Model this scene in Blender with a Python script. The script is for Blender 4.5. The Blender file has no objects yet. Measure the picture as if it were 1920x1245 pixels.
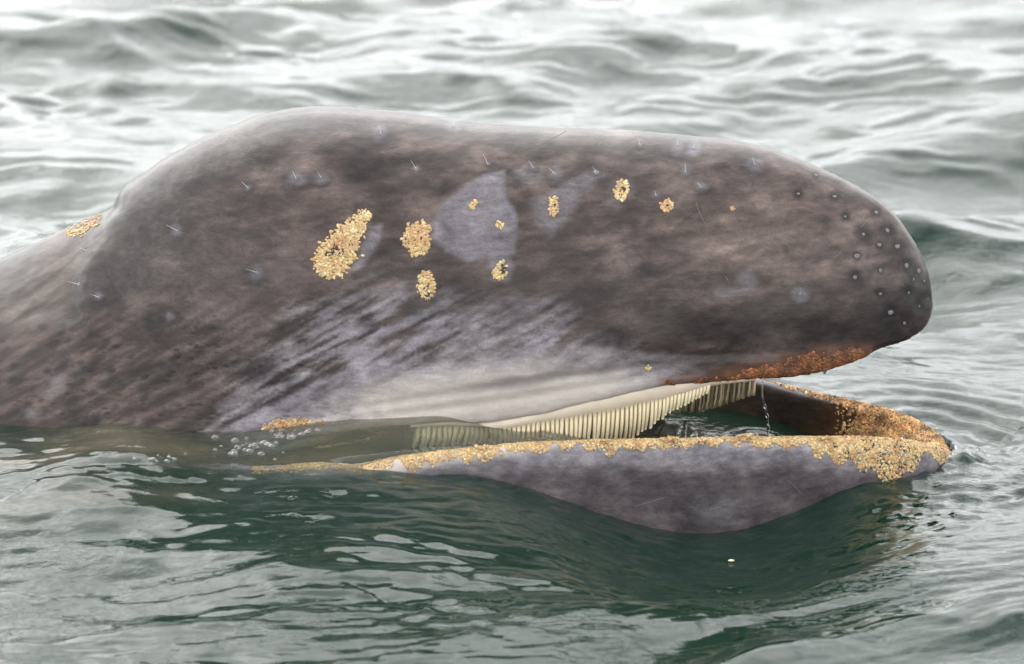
import bpy, math, random
import numpy as np
from mathutils import Vector, Matrix
from mathutils.bvhtree import BVHTree

R = math.radians
rng = np.random.default_rng(7)
random.seed(7)
scene = bpy.context.scene
COL = scene.collection

# ---------------------------------------------------------------- camera
ELEV = R(15.0); DIST = 6.5
TGT = np.array([0.0, 0.0, 0.212])
CAM = TGT + DIST * np.array([0.0, -math.cos(ELEV), math.sin(ELEV)])
FWD = np.array([0.0, math.cos(ELEV), -math.sin(ELEV)])
UP = np.array([0.0, math.sin(ELEV), math.cos(ELEV)])
RIGHT = np.array([1.0, 0.0, 0.0])
PXM = 0.001                      # metres per photo pixel at the whale
cam_d = bpy.data.cameras.new('camera')
cam_d.sensor_width = 36.0
cam_d.lens = 36.0 * DIST / (1920 * PXM)
cam_d.clip_end = 2000.0
cam_d.dof.use_dof = True
cam_d.dof.focus_distance = 6.3
cam_d.dof.aperture_fstop = 4.5
cam = bpy.data.objects.new('camera', cam_d)
cam.location = CAM
cam.rotation_euler = (math.pi / 2 - ELEV, 0, 0)
COL.objects.link(cam)
scene.camera = cam

# ---------------------------------------------------------------- sky and sun
SUN_EL, SUN_AZ = R(50), R(-25)   # overcast sun behind the whale, a little to the left
world = bpy.data.worlds.new('World'); scene.world = world
world.use_nodes = True
wn = world.node_tree.nodes; wl = world.node_tree.links
for n in list(wn): wn.remove(n)
sky = wn.new('ShaderNodeTexSky'); sky.sky_type = 'NISHITA'; sky.sun_disc = False
sky.sun_elevation = SUN_EL; sky.sun_rotation = SUN_AZ
sky.dust_density = 2.0; sky.air_density = 1.0; sky.ozone_density = 1.0
hs = wn.new('ShaderNodeHueSaturation'); hs.inputs['Saturation'].default_value = 0.16
bg = wn.new('ShaderNodeBackground'); bg.inputs['Strength'].default_value = 0.12
wo = wn.new('ShaderNodeOutputWorld')
cloud = wn.new('ShaderNodeMix'); cloud.data_type = 'RGBA'; cloud.inputs[0].default_value = .55    # an even cloud layer over most of it
cloud.inputs[7].default_value = (9.0, 9.1, 9.1, 1)
wl.new(sky.outputs[0], hs.inputs['Color']); wl.new(hs.outputs[0], cloud.inputs[6]); tcw = wn.new('ShaderNodeTexCoord'); mpw = wn.new('ShaderNodeMapping'); mpw.inputs['Scale'].default_value = (1, 1, 2.6)
nzw = wn.new('ShaderNodeTexNoise'); nzw.inputs['Scale'].default_value = 2.4; nzw.inputs['Detail'].default_value = 5.0; nzw.inputs['Roughness'].default_value = .55
mrw = wn.new('ShaderNodeMapRange'); mrw.inputs['From Min'].default_value = .32; mrw.inputs['From Max'].default_value = .68; mrw.inputs['To Min'].default_value = .45; mrw.inputs['To Max'].default_value = 1.75
mulw = wn.new('ShaderNodeVectorMath'); mulw.operation = 'MULTIPLY'     # thicker and thinner cloud all over the sky
wl.new(tcw.outputs['Generated'], mpw.inputs[0]); wl.new(mpw.outputs[0], nzw.inputs['Vector']); wl.new(nzw.outputs[0], mrw.inputs['Value'])
wl.new(cloud.outputs[2], mulw.inputs[0]); wl.new(mrw.outputs[0], mulw.inputs[1]); wl.new(mulw.outputs[0], bg.inputs['Color']); wl.new(bg.outputs[0], wo.inputs['Surface'])
sun_d = bpy.data.lights.new('sun', 'SUN'); sun_d.energy = 0.5; sun_d.angle = R(75); sun_d.color = (1.0, 0.965, 0.91)
sun = bpy.data.objects.new('sun', sun_d); COL.objects.link(sun)
sd = Vector((math.sin(SUN_AZ) * math.cos(SUN_EL), math.cos(SUN_AZ) * math.cos(SUN_EL), math.sin(SUN_EL)))
sun.rotation_euler = sd.to_track_quat('Z', 'Y').to_euler()
vs = scene.view_settings
vs.view_transform = 'Standard'; vs.look = 'None'; vs.exposure = 1.4; vs.gamma = 1.0
vs.use_curve_mapping = False
scene.cycles.use_denoising = True
scene.cycles.max_bounces = 6
scene.cycles.transmission_bounces = 4
scene.cycles.volume_bounces = 0
scene.cycles.sample_clamp_indirect = 6.0

# ---------------------------------------------------------------- photo pixels and the world
def ray(px, py):
    a = (px - 960) * PXM / DIST; b = -(py - 622.5) * PXM / DIST
    return FWD + RIGHT * a + UP * b
def at_y(px, py, Y):             # the point of that line of sight on the upright plane y = Y
    d = ray(px, py); t = (Y - CAM[1]) / d[1]
    return CAM + d * t
def at_z(px, py, Z=0.0):         # the point of that line of sight at the water level
    d = ray(px, py); t = (Z - CAM[2]) / d[2]
    return CAM + d * t
def to_px(P):
    v = P - CAM
    dep = v @ FWD
    return np.stack([960 + (v @ RIGHT) / dep * DIST / PXM, 622.5 - (v @ UP) / dep * DIST / PXM], -1)
def smooth(e0, e1, x):
    t = np.clip((x - e0) / (e1 - e0), 0, 1)
    return t * t * (3 - 2 * t)

# ---------------------------------------------------------------- noise
_perm = np.random.default_rng(11).permutation(512)
_perm = np.concatenate([_perm, _perm])
_ang = np.random.default_rng(12).uniform(0, 2 * math.pi, 512)
_gx, _gy = np.cos(_ang), np.sin(_ang)
def noise2(x, y):
    xi = np.floor(x).astype(np.int64); yi = np.floor(y).astype(np.int64)
    xf = x - xi; yf = y - yi
    xi &= 511; yi &= 511
    u = xf ** 3 * (xf * (xf * 6 - 15) + 10); v = yf ** 3 * (yf * (yf * 6 - 15) + 10)
    def g(i, j):
        h = _perm[(_perm[(xi + i) & 511] + yi + j) & 511]
        return _gx[h] * (xf - i) + _gy[h] * (yf - j)
    a, b, c, d = g(0, 0), g(1, 0), g(0, 1), g(1, 1)
    return ((a * (1 - u) + b * u) * (1 - v) + (c * (1 - u) + d * u) * v) * 1.4
def fbm(x, y, n=4, gain=0.5):
    s = 0; a = 1.0; f = 1.0; t = 0
    for i in range(n):
        s = s + a * noise2(x * f + 17.3 * i, y * f - 9.1 * i); t += a
        a *= gain; f *= 2.03
    return s / t

# ---------------------------------------------------------------- helpers
def link(name, me, mat=None, parent=None):
    o = bpy.data.objects.new(name, me); COL.objects.link(o)
    if mat: me.materials.append(mat)
    if parent: o.parent = parent
    return o
def tag(o, label, cat, group=None, kind=None):
    if label: o['label'] = label
    if cat: o['category'] = cat
    if group: o['group'] = group
    if kind: o['kind'] = kind
    return o
def fast_mesh(name, V, F, smooth_shade=True, ngon=None):
    V = np.asarray(V, dtype=np.float32); F = np.asarray(F, dtype=np.int32)
    me = bpy.data.meshes.new(name); k = F.shape[1]
    me.vertices.add(len(V)); me.vertices.foreach_set('co', V.ravel())
    li = F.ravel(); ls = np.arange(0, F.size, k, dtype=np.int32); lt = np.full(len(F), k, dtype=np.int32)
    if ngon is not None:
        ls = np.append(ls, F.size).astype(np.int32); lt = np.append(lt, len(ngon)).astype(np.int32); li = np.append(li, ngon).astype(np.int32)
    me.loops.add(len(li)); me.loops.foreach_set('vertex_index', li)
    me.polygons.add(len(ls)); me.polygons.foreach_set('loop_start', ls)
    me.polygons.foreach_set('loop_total', lt)
    if smooth_shade: me.polygons.foreach_set('use_smooth', np.ones(len(ls), dtype=bool))
    me.update(calc_edges=True)
    return me
def paint_attr(me, C, name='paint'):
    a = me.color_attributes.new(name, 'FLOAT_COLOR', 'POINT')
    a.data.foreach_set('color', np.concatenate([C, np.ones((len(C), 1))], 1).astype(np.float32).ravel())
def float_attr(me, x, name):
    a = me.attributes.new(name, 'FLOAT', 'POINT'); a.data.foreach_set('value', x.astype(np.float32))
class N:                           # a small node-tree writer
    def __init__(s, name):
        s.m = bpy.data.materials.new(name); s.m.use_nodes = True
        s.t = s.m.node_tree
        for n in list(s.t.nodes): s.t.nodes.remove(n)
        s.out = s.t.nodes.new('ShaderNodeOutputMaterial')
    def __call__(s, typ, ins=None, **kw):
        n = s.t.nodes.new(typ)
        for k, v in kw.items(): setattr(n, k, v)
        for k, v in (ins or {}).items():
            sk = n.inputs[k]
            if isinstance(v, bpy.types.NodeSocket): s.t.links.new(v, sk)
            else: sk.default_value = v
        return n
    def math(s, op, a, b=0.0, clamp=False):
        return s('ShaderNodeMath', {0: a, 1: b}, operation=op, use_clamp=clamp).outputs[0]
    def surf(s, sock, which='Surface'): s.t.links.new(sock, s.out.inputs[which])
def rgb(h):                        # sRGB 0..255 to linear
    c = np.array(h, float) / 255
    return np.where(c <= 0.04045, c / 12.92, ((c + 0.055) / 1.055) ** 2.4)

# ---------------------------------------------------------------- the whale's form
def px_curve(pts):
    pts = np.array(pts, float)
    return lambda x: np.interp(x, pts[:, 0], pts[:, 1])
def smooth_curve(pts):             # monotone-ish cubic through the points
    p = np.array(pts, float); x, y = p[:, 0], p[:, 1]
    h = np.diff(x); d = np.diff(y) / h
    m = np.zeros_like(y); m[0], m[-1] = d[0], d[-1]
    for i in range(1, len(x) - 1):
        m[i] = 0 if d[i - 1] * d[i] <= 0 else 2 * d[i - 1] * d[i] / (d[i - 1] + d[i])
    def f(q):
        q = np.clip(q, x[0], x[-1]); i = np.clip(np.searchsorted(x, q) - 1, 0, len(x) - 2)
        t = (q - x[i]) / h[i]
        return ((1 + 2 * t) * (1 - t) ** 2 * y[i] + t * (1 - t) ** 2 * h[i] * m[i]
                + t * t * (3 - 2 * t) * y[i + 1] + t * t * (t - 1) * h[i] * m[i + 1])
    return f
CY = smooth_curve([(-2500, .75), (-1000, .40), (0, .14), (300, .075), (650, .03), (1000, 0), (1800, 0)])
def loft(secs):
    k = len(secs[0]); V = [p for s in secs for p in s]; F = []
    for i in range(len(secs) - 1):
        for j in range(k):
            j2 = (j + 1) % k
            F.append((i * k + j, i * k + j2, (i + 1) * k + j2, (i + 1) * k + j))
    tris = []
    for base, rev in ((0, True), ((len(secs) - 1) * k, False)):
        c = len(V); V.append(np.mean(secs[0 if rev else -1], 0))
        for j in range(k):
            a, b = base + j, base + (j + 1) % k
            tris.append((c, b, a, a) if rev else (c, a, b, b))
    return V, F, tris

# upper jaw and forehead
TOP = smooth_curve([(128, 560), (134, 512), (145, 470), (165, 430), (200, 388), (250, 340), (330, 289), (430, 241), (520, 214), (600, 206),
                    (720, 213), (850, 229), (960, 241), (1100, 246), (1250, 254), (1400, 271), (1500, 300), (1600, 347), (1680, 407), (1730, 483), (1746, 530), (1751, 566)])
LIP = smooth_curve([(128, 900), (250, 905), (400, 880), (600, 838), (800, 803), (1000, 776), (1100, 753), (1250, 719), (1400, 708), (1470, 702), (1530, 692),
                    (1590, 674), (1650, 648), (1700, 632), (1730, 612), (1745, 590), (1751, 568)])
HW = smooth_curve([(128, .13), (150, .20), (200, .24), (300, .275), (500, .31), (800, .292), (1000, .268), (1200, .238), (1400, .20), (1550, .16), (1650, .12), (1710, .08), (1740, .042), (1751, .004)])
def head_section(px):
    cy, w = float(CY(px)), float(HW(px))
    top = at_y(px, float(TOP(px)), cy); lip = at_y(px, float(LIP(px)), cy - w)
    x = top[0]; zt, zl = top[2], lip[2]
    r = min(.012, w * .4)
    half = []
    for th in np.linspace(0, math.pi / 2, 26):
        half.append((w * math.sin(th) ** .86, zl + (zt - zl) * max(math.cos(th), 0) ** .86))
    f = smooth(1751, 1500, px)                       # the palate flattens into the tip
    half += [(w * .985, zl - .4 * r), (w * .93, zl - .75 * r), (w * .84, zl - .55 * r), (w * .70, zl + .02 * f), (w * .45, zl + .07 * f), (w * .2, zl + .09 * f), (0, zl + .09 * f)]
    near = [np.array([x, cy - y, z]) for y, z in half]
    far = [np.array([x, cy + y, z]) for y, z in half[-2:0:-1]]
    return near + far
hx = np.unique(np.concatenate([np.linspace(128, 200, 16), np.linspace(200, 1600, 110), np.linspace(1600, 1751, 46)]))
head = loft([head_section(p) for p in hx])

# neck and back behind the blowhole
BTOP = smooth_curve([(-1300, 1000), (-900, 800), (-600, 690), (-350, 590), (-150, 540), (0, 488), (70, 448), (130, 410), (190, 388), (300, 410), (450, 470), (620, 560), (760, 650)])
BHW = smooth_curve([(-1300, .30), (-900, .40), (0, .36), (300, .345), (500, .325), (650, .28), (760, .18)])
BBOT = -.55
def back_section(px):
    cy, w = float(CY(px)), float(BHW(px))
    top = at_y(px, float(BTOP(px)), cy); x, zt = top[0], top[2]
    zm = -.06 if zt > .1 else zt - .3
    pts = []
    for th in np.linspace(0, math.pi, 40):
        c = math.cos(th); s = math.sin(th) ** (1.2 if c > 0 else .85)
        z = zm + (zt - zm) * c ** 1.0 if c > 0 else zm + (zm - BBOT) * c
        pts.append((w * s, z))
    near = [np.array([x, cy - y, z]) for y, z in pts]
    far = [np.array([x, cy + y, z]) for y, z in pts[-2:0:-1]]
    return near + far
back = loft([back_section(p) for p in np.linspace(-1300, 760, 100)])

# lower jaw: a scoop with a lip all round
NRIM = [(250, 905, -.38), (400, 898, -.41), (550, 889, -.425), (650, 880, -.42), (750, 862, -.41), (850, 849, -.40), (1000, 834, -.375), (1200, 828, -.34), (1400, 824, -.30), (1500, 824, -.27),
        (1600, 824, -.232), (1680, 828, -.205), (1735, 836, -.16), (1765, 843, -.115), (1780, 849, -.075), (1788, 856, -.01)]
FRIM = [(250, 700, .50), (650, 690, .45), (1000, 690, .41), (1200, 692, .37), (1400, 703, .315), (1500, 724, .265), (1600, 746, .215), (1680, 767, .18), (1735, 794, .13), (1765, 818, .085), (1780, 834, .05), (1788, 852, .008)]
NP = np.array([at_y(*p) for p in NRIM]); FP = np.array([at_y(*p) for p in FRIM])
def along(P, k): return smooth_curve(list(zip(P[:, 0], P[:, k])))
nY, nZ, fY, fZ = along(NP, 1), along(NP, 2), along(FP, 1), along(FP, 2)
XT = float(min(NP[-1, 0], FP[-1, 0]))
XB = float(max(NP[0, 0], FP[0, 0]))
PXX = lambda x: 960 + x / PXM
CAV = smooth_curve([(200, .17), (1450, .17), (1550, .15), (1620, .10), (1680, .055), (1720, .025), (1750, .008), (1790, .004)])
KEEL = smooth_curve([(200, -.62), (1000, -.60), (1400, -.50), (1550, -.40), (1650, -.30), (1740, -.20), (1770, -.15), (1790, -.09)])
LIPT = smooth_curve([(200, .04), (1400, .036), (1550, .045), (1680, .05), (1740, .035), (1790, .008)])
def jaw_section(x):
    px = PXX(x)
    ny, nz, fy, fz = float(nY(x)), float(nZ(x)), float(fY(x)), float(fZ(x))
    kz, c, t = float(KEEL(px)), float(CAV(px)), float(LIPT(px))
    mid = (ny + fy) / 2
    pts = []
    r = t * .45
    for th in np.linspace(math.pi / 2, 0, 18):          # keel to near rim, outside
        pts.append((mid + (ny - mid) * math.cos(th) ** .34 * (1 + .24 * math.sin(th) ** 1.3), nz - r + (kz - nz + r) * math.sin(th) ** 1.25))
    pts += [(ny + r * .35, nz - r * .25), (ny + r, nz), (ny + t * .85, nz - r * .3)]
    for th in np.linspace(0, math.pi, 24):               # the hollow
        a = math.cos(th)
        w = (mid - ny - t) if a > 0 else (fy - mid - t)
        zr = nz if a > 0 else fz
        pts.append((mid - max(w, .001) * abs(a) ** .7 * math.copysign(1, a), zr - .2 * r - c * math.sin(th) ** .6))
    pts += [(fy - t * .85, fz - r * .3), (fy - r, fz), (fy - r * .35, fz - r * .25)]
    for th in np.linspace(0, math.pi / 2, 18)[:-1]:
        pts.append((mid + (fy - mid) * math.cos(th) ** .34 * (1 + .24 * math.sin(th) ** 1.3), fz - r + (kz - fz + r) * math.sin(th) ** 1.25))
    return [np.array([x, y, z]) for y, z in pts]
jx = np.concatenate([np.linspace(XB, .6, 60), np.linspace(.6, XT, 44)[1:]])
jaw = loft([jaw_section(x) for x in jx])

def build_body():
    me = bpy.data.meshes.new('whale_form')
    V, F = [], []
    for v, f, t in (head, back, jaw):
        o = len(V); V += [tuple(p) for p in v]
        F += [tuple(i + o for i in q) for q in f] + [tuple(i + o for i in q[:3]) for q in t]
    me.from_pydata(V, [], F); me.update()
    o = bpy.data.objects.new('whale_form', me); COL.objects.link(o)
    import bmesh
    bm = bmesh.new(); bm.from_mesh(me)
    bmesh.ops.recalc_face_normals(bm, faces=bm.faces); bm.to_mesh(me); bm.free()
    m = o.modifiers.new('r', 'REMESH'); m.mode = 'VOXEL'; m.voxel_size = .0055
    s = o.modifiers.new('s', 'SMOOTH'); s.factor = .5; s.iterations = 7
    dg = bpy.context.evaluated_depsgraph_get()
    ev = o.evaluated_get(dg)
    out = bpy.data.meshes.new_from_object(ev)
    bpy.data.objects.remove(o); bpy.data.meshes.remove(me)
    return out
body_me = build_body(); body_me.name = 'body'
nv = len(body_me.vertices)
BV = np.zeros(nv * 3, np.float32); body_me.vertices.foreach_get('co', BV); BV = BV.reshape(-1, 3).astype(float)
BNm = np.zeros(nv * 3, np.float32); body_me.vertices.foreach_get('normal', BNm); BNm = BNm.reshape(-1, 3).astype(float)
print('body verts', nv)

# ---------------------------------------------------------------- skin colours (marks measured on the photograph, stored on the body)
cyv = CY(PXX(BV[:, 0]))
NV = BV.copy(); NV[:, 1] = cyv - np.abs(BV[:, 1] - cyv)          # the far side wears a mirrored pattern
Q = to_px(NV); qx, qy = Q[:, 0], Q[:, 1]
lipz = np.array([at_y(p, float(LIP(p)), float(CY(p) - HW(p)))[2] for p in range(100, 1760, 10)])
zl_v = np.interp(PXX(BV[:, 0]), np.arange(100, 1760, 10), lipz)
is_jaw = smooth(zl_v - .025, zl_v - .045, BV[:, 2]) * smooth(-.55, -.40, BV[:, 0])

def poly_sd(pts, x, y):            # signed distance to a polygon, negative inside
    P = np.array(pts, float); n = len(P)
    d = np.full(x.shape, 1e9); ins = np.zeros(x.shape, bool)
    for i in range(n):
        a, b = P[i], P[(i + 1) % n]
        e = b - a; wx, wy = x - a[0], y - a[1]
        t = np.clip((wx * e[0] + wy * e[1]) / (e @ e), 0, 1)
        d = np.minimum(d, np.hypot(wx - e[0] * t, wy - e[1] * t))
        c = ((a[1] <= y) & (b[1] > y)) | ((b[1] <= y) & (a[1] > y))
        with np.errstate(divide='ignore', invalid='ignore'):
            xc = a[0] + (y - a[1]) / (b[1] - a[1] if b[1] != a[1] else 1e-9) * e[0]
        ins ^= c & (x < xc)
    return np.where(ins, -d, d)
def rot(x, y, deg):
    c, s_ = math.cos(R(deg)), math.sin(R(deg))
    return x * c - y * s_, x * s_ + y * c
def streak(deg, la, lc, seed, n=3):
    u, v = rot(qx, qy, deg)
    return fbm(u / la + seed, v / lc - seed * 1.7, n)
wob = 10 * fbm(qx / 40, qy / 40, 3)
diag = smooth(760, 520, qx + .25 * (qy - 600)) * smooth(470, 640, qy)
st0 = streak(9, 115, 46, 3.1, 4); st1 = streak(27, 110, 16, 8.7, 4)
st = st0 * (1 - diag) + st1 * diag
cl = fbm(qx / 170 + 4, qy / 120 + 9, 4)
BROWN, DARK, MID = rgb((94, 84, 81)), rgb((64, 58, 57)), rgb((124, 113, 109))
PALE, LAV, COOL = rgb((232, 229, 222)), rgb((178, 178, 190)), rgb((104, 104, 112))
def mix(a, b, f):
    f = np.clip(f, 0, 1)[:, None]
    return a * (1 - f) + b * f
C = np.tile(BROWN, (nv, 1))
C = mix(C, DARK, smooth(-.08, .34, -st - .45 * cl) * .75)
C = mix(C, MID, smooth(-.02, .36, st + .45 * cl) * .75)
# the cool dark forehead and back
C = mix(C, rgb((78, 77, 77)), smooth(40, -50, poly_sd([(120, 600), (160, 400), (330, 260), (560, 200), (720, 210), (600, 260), (430, 330), (340, 420), (330, 520), (220, 570)], qx, qy) + wob) * .75)
C = mix(C, rgb((84, 83, 83)), smooth(150, 30, qx) * smooth(620, 520, qy) * .6)
u, v = rot(qx, qy, 38)
C = mix(C, rgb((142, 136, 130)), smooth(60, 0, poly_sd([(190, 420), (130, 440), (60, 540), (30, 590), (75, 560), (150, 470)], qx, qy) + wob * 1.5) * smooth(-.4, .3, fbm(u / 130, v / 16, 3)) * .85)
# lighter flank of the rostrum in front
C = mix(C, rgb((156, 142, 136)), smooth(110, -60, poly_sd([(1300, 420), (1480, 400), (1600, 440), (1560, 530), (1400, 550), (1290, 500)], qx, qy) + 2.5 * wob) * (.45 + .5 * st))
C = mix(C, rgb((120, 110, 107)), smooth(90, -40, poly_sd([(340, 440), (560, 420), (600, 500), (400, 560), (300, 520)], qx, qy) + 2 * wob) * .35)
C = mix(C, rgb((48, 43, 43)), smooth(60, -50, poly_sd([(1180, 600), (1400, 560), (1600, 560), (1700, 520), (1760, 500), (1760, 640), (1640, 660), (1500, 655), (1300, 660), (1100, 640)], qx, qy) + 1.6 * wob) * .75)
C = mix(C, rgb((50, 45, 46)), smooth(40, -15, poly_sd([(700, 235), (960, 255), (1200, 265), (1250, 300), (960, 330), (700, 340), (480, 330), (560, 270)], qx, qy) + 3 * wob) * .45 * smooth(-.3, .3, -st))
# pale lavender upper lip
lip_top = np.interp(qx, [350, 480, 600, 700, 820, 900, 1000, 1150, 1300, 1400], [800, 760, 720, 688, 668, 655, 645, 655, 690, 712])
pale = smooth(-35, 45, qy - lip_top + 1.5 * wob + 34 * st1) * smooth(1400, 1180, qx) * smooth(330, 560, qx)
C = mix(C, LAV, pale * .8)
C = mix(C, PALE, smooth(0, 75, qy - lip_top + wob + 26 * st0) * smooth(1330, 1100, qx) * smooth(480, 760, qx) * .9)
C = mix(C, rgb((126, 122, 124)), smooth(16, 0, np.abs(qy - np.interp(qx, [850, 1000, 1150, 1300], [728, 712, 694, 676])) + 6 * st0 * 3) * smooth(820, 950, qx) * smooth(1350, 1250, qx) * .6)
# lavender streaked cheek
chk = smooth(70, -40, poly_sd([(420, 800), (480, 700), (560, 610), (700, 560), (860, 590), (1040, 600), (1060, 650), (800, 670), (640, 720), (520, 790)], qx, qy) + 2.5 * wob)
C = mix(C, LAV, chk * smooth(-.15, .35, st1 + .1) * .8)
C = mix(C, rgb((62, 60, 66)), chk * smooth(.1, .5, -st1) * .5)
# dark blots
for (bx, by, br, k) in [(1215, 512, 40, .75), (1235, 560, 26, .5), (500, 690, 44, .75), (470, 705, 34, .6), (545, 720, 26, .6), (440, 685, 26, .5), (560, 632, 26, .7), (556, 640, 9, .9), (690, 605, 26, .5),
                        (215, 575, 40, .5), (290, 590, 46, .5), (330, 545, 40, .35), (720, 640, 22, .45), (1580, 640, 60, .5), (1660, 600, 40, .5), (700, 700, 24, .4), (980, 590, 34, .35)]:
    C = mix(C, rgb((44, 42, 46)), smooth(br, br * .15, np.hypot(qx - bx, (qy - by) * 1.1) + 1.6 * wob + 12 * st) * k)
# dark oval flecks along the neck
r2 = np.random.default_rng(5)
sel = np.where((qx < 480) & (qy > 560) & (qy < 860))[0]
fx, fy = qx[sel], qy[sel]; fl = np.zeros(len(sel))
for i in range(150):
    cx_, cy_ = r2.uniform(-40, 420), r2.uniform(600, 815)
    if r2.random() > np.exp(-((cx_ - 180) / 170) ** 2 - ((cy_ - 705) / 80) ** 2): continue
    a_, b_ = r2.uniform(7, 19), r2.uniform(4.5, 8)
    u, v = rot(fx - cx_, fy - cy_, 30 + r2.uniform(-8, 8))
    fl = np.maximum(fl, smooth(1.35, .6, np.hypot(u / a_, v / b_)) * r2.uniform(.5, .95))
tmp = np.zeros(nv); tmp[sel] = fl
C = mix(C, rgb((58, 56, 56)), tmp)
for (bx, by, br) in [(110, 715, 26), (60, 775, 22), (95, 740, 18), (320, 590, 14)]:
    C = mix(C, rgb((150, 146, 152)), smooth(br, 4, np.hypot(qx - bx, qy - by) + 1.2 * wob) * .5)
# pale scar patches where lice have been
for pts, k, soft in [([(945, 318), (905, 330), (866, 352), (830, 382), (812, 412), (812, 445), (835, 472), (878, 488), (930, 484), (966, 476), (970, 400), (948, 372)], .85, 5),
               ([(716, 420), (700, 426), (682, 455), (655, 515), (680, 498), (712, 452)], .75, 5),
               ([(1000, 378), (1040, 360), (1062, 338), (1112, 324), (1130, 330), (1092, 362), (1066, 405), (1034, 440), (1006, 415)], .7, 12),
               ([(965, 320), (996, 298), (1026, 310), (1016, 338), (984, 346)], .42, 8),
               ([(1140, 345), (1180, 330), (1188, 365), (1160, 388), (1135, 380)], .35, 10),
               ([(1380, 515), (1405, 505), (1422, 525), (1410, 545), (1384, 545)], .8, 9), ([(1335, 540), (1380, 535), (1390, 555), (1345, 562)], .4, 10),
               ([(918, 486), (955, 486), (966, 500), (950, 530), (925, 528)], .85, 8), ([(840, 585), (960, 570), (1010, 590), (960, 640), (850, 640)], .3, 25)]:
    C = mix(C, rgb((146, 146, 156)), smooth(soft, -soft, poly_sd(pts, qx, qy) + wob * min(1, soft / 8)) * k * (.85 + .35 * cl))
# stiff-hair follicles
HAIRS = [(714, 250, -3, -11), (850, 238, 1, -9), (780, 316, -8, -11), (915, 307, -8, -12), (1000, 314, -10, -11), (1040, 325, -9, -6), (1118, 323, -8, -10), (1200, 271, -5, -10), (1272, 272, -3, -6),
         (1301, 278, 0, -7), (1415, 308, -6, -11), (555, 335, -4, -11), (602, 333, -7, -11), (465, 352, -8, -8), (333, 433, -15, -9), (482, 511, -20, -7), (185, 557, -13, -3), (148, 533, -15, -4), (163, 470, -7, -3),
         (1314, 350, -7, -6), (1285, 322, -2, -14), (1230, 366, -3, -7), (1500, 552, -1, -8)]
NOSE = [(1497, 363), (1565, 368), (1585, 406), (1643, 398), (1619, 439), (1664, 432), (1649, 459), (1683, 462), (1607, 480), (1651, 507), (1700, 498), (1723, 508), (1603, 520), (1651, 551), (1704, 549), (1713, 524), (1733, 527),
        (1740, 560), (1670, 586), (1696, 606), (1724, 574), (1530, 328)]
bump = np.zeros(nv)
for (bx, by, dx, dy) in HAIRS:
    d = np.hypot((qx - bx) / 1.15, qy - by)
    vr = 1 + .45 * math.sin(bx * 3.7 + by); d = d / vr
    C = mix(C, rgb((58, 57, 62)), smooth(24, 10, d + wob * 1.1) * .4)
    C = mix(C, rgb((134, 135, 146)), smooth(14, 3, d + wob * .9) * .55)
    bump += .0003 * smooth(14, 4, d) - .0005 * smooth(30, 20, d) * smooth(12, 20, d)
for (bx, by) in NOSE:
    d = np.hypot(qx - bx, qy - by)
    vr = 1 + .4 * math.sin(bx * 1.9 + by * 2.3)
    C = mix(C, rgb((42, 39, 41)), smooth(19, 5, d / vr + wob * .5) * .8)
    bump -= .0012 * vr * smooth(17, 5, d)
# rust-coloured underside of the upper jaw
und = smooth(16, -10, poly_sd([(1240, 712), (1300, 708), (1400, 688), (1480, 668), (1540, 652), (1600, 648), (1635, 650), (1620, 720), (1240, 780)], qx, qy) + wob * .8)
C = mix(C, rgb((128, 88, 62)), und * .6 * (1 - is_jaw))
# lower jaw: lavender grey outside, brown hollow
inside = smooth(.0, .02, np.minimum(BV[:, 1] - nY(BV[:, 0]), fY(BV[:, 0]) - BV[:, 1]) - LIPT(PXX(BV[:, 0])) * .7) * smooth(-.2, .3, BNm[:, 2] + .3)
rim_d = np.interp(BV[:, 0], NP[:, 0], NP[:, 2]) - BV[:, 2]
jm = fbm(qx / 90, qy / 70, 4); jf = fbm(qx / 30 + 7, qy / 26, 3)
J = np.tile(rgb((104, 98, 103)), (nv, 1))
J = mix(J, rgb((74, 71, 78)), smooth(-.1, .4, jm) * .8)
J = mix(J, rgb((132, 124, 128)), smooth(.05, .5, -jm + .5 * jf) * .6)
J = mix(J, rgb((174, 173, 182)), smooth(.070, .02, rim_d + .03 * jm) * (.8 + .6 * jf))
J = mix(J, rgb((146, 146, 152)), smooth(50, 0, np.hypot((qx - 1350) / 1.6, qy - 955) + 30 * jf) * .5)
J = mix(J, rgb((66, 56, 42)), inside)
J = mix(J, rgb((122, 92, 66)), inside * smooth(.56, .64, BV[:, 0] + .02 * jf) * .8)
J = mix(J, rgb((168, 168, 182)), smooth(.795, .82, BV[:, 0]))
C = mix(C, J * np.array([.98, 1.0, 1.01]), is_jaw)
BVd = BV + BNm * bump[:, None] * (1 - is_jaw)[:, None]
def line_sd(pts, x, y):
    P = np.array(pts, float); dd = np.full(x.shape, 1e9); sg = np.ones(x.shape)
    for a, b in zip(P[:-1], P[1:]):
        e = b - a; t = np.clip(((x - a[0]) * e[0] + (y - a[1]) * e[1]) / (e @ e), 0, 1)
        ex, ey = x - a[0] - e[0] * t, y - a[1] - e[1] * t
        q = np.hypot(ex, ey); up = q < dd
        dd = np.where(up, q, dd); sg = np.where(up, np.sign(e[0] * ey - e[1] * ex), sg)
    return dd, sg
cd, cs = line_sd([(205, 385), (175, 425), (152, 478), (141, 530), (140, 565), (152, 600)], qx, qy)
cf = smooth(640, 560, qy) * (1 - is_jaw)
BVd += BNm * (-.011 * (1 + np.tanh(cd * cs / 32)) * np.exp(-(np.maximum(cd * cs, 0) / 80) ** 2) + .005 * np.where(cs < 0, np.exp(-((cd - 30) / 28) ** 2), 0))[:, None] * cf[:, None]
C = mix(C, rgb((56, 54, 53)), np.exp(-((cd * cs - 5) / 26) ** 2) * cf * .35)  # shade of the neck crease, painted into the skin colour
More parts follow.
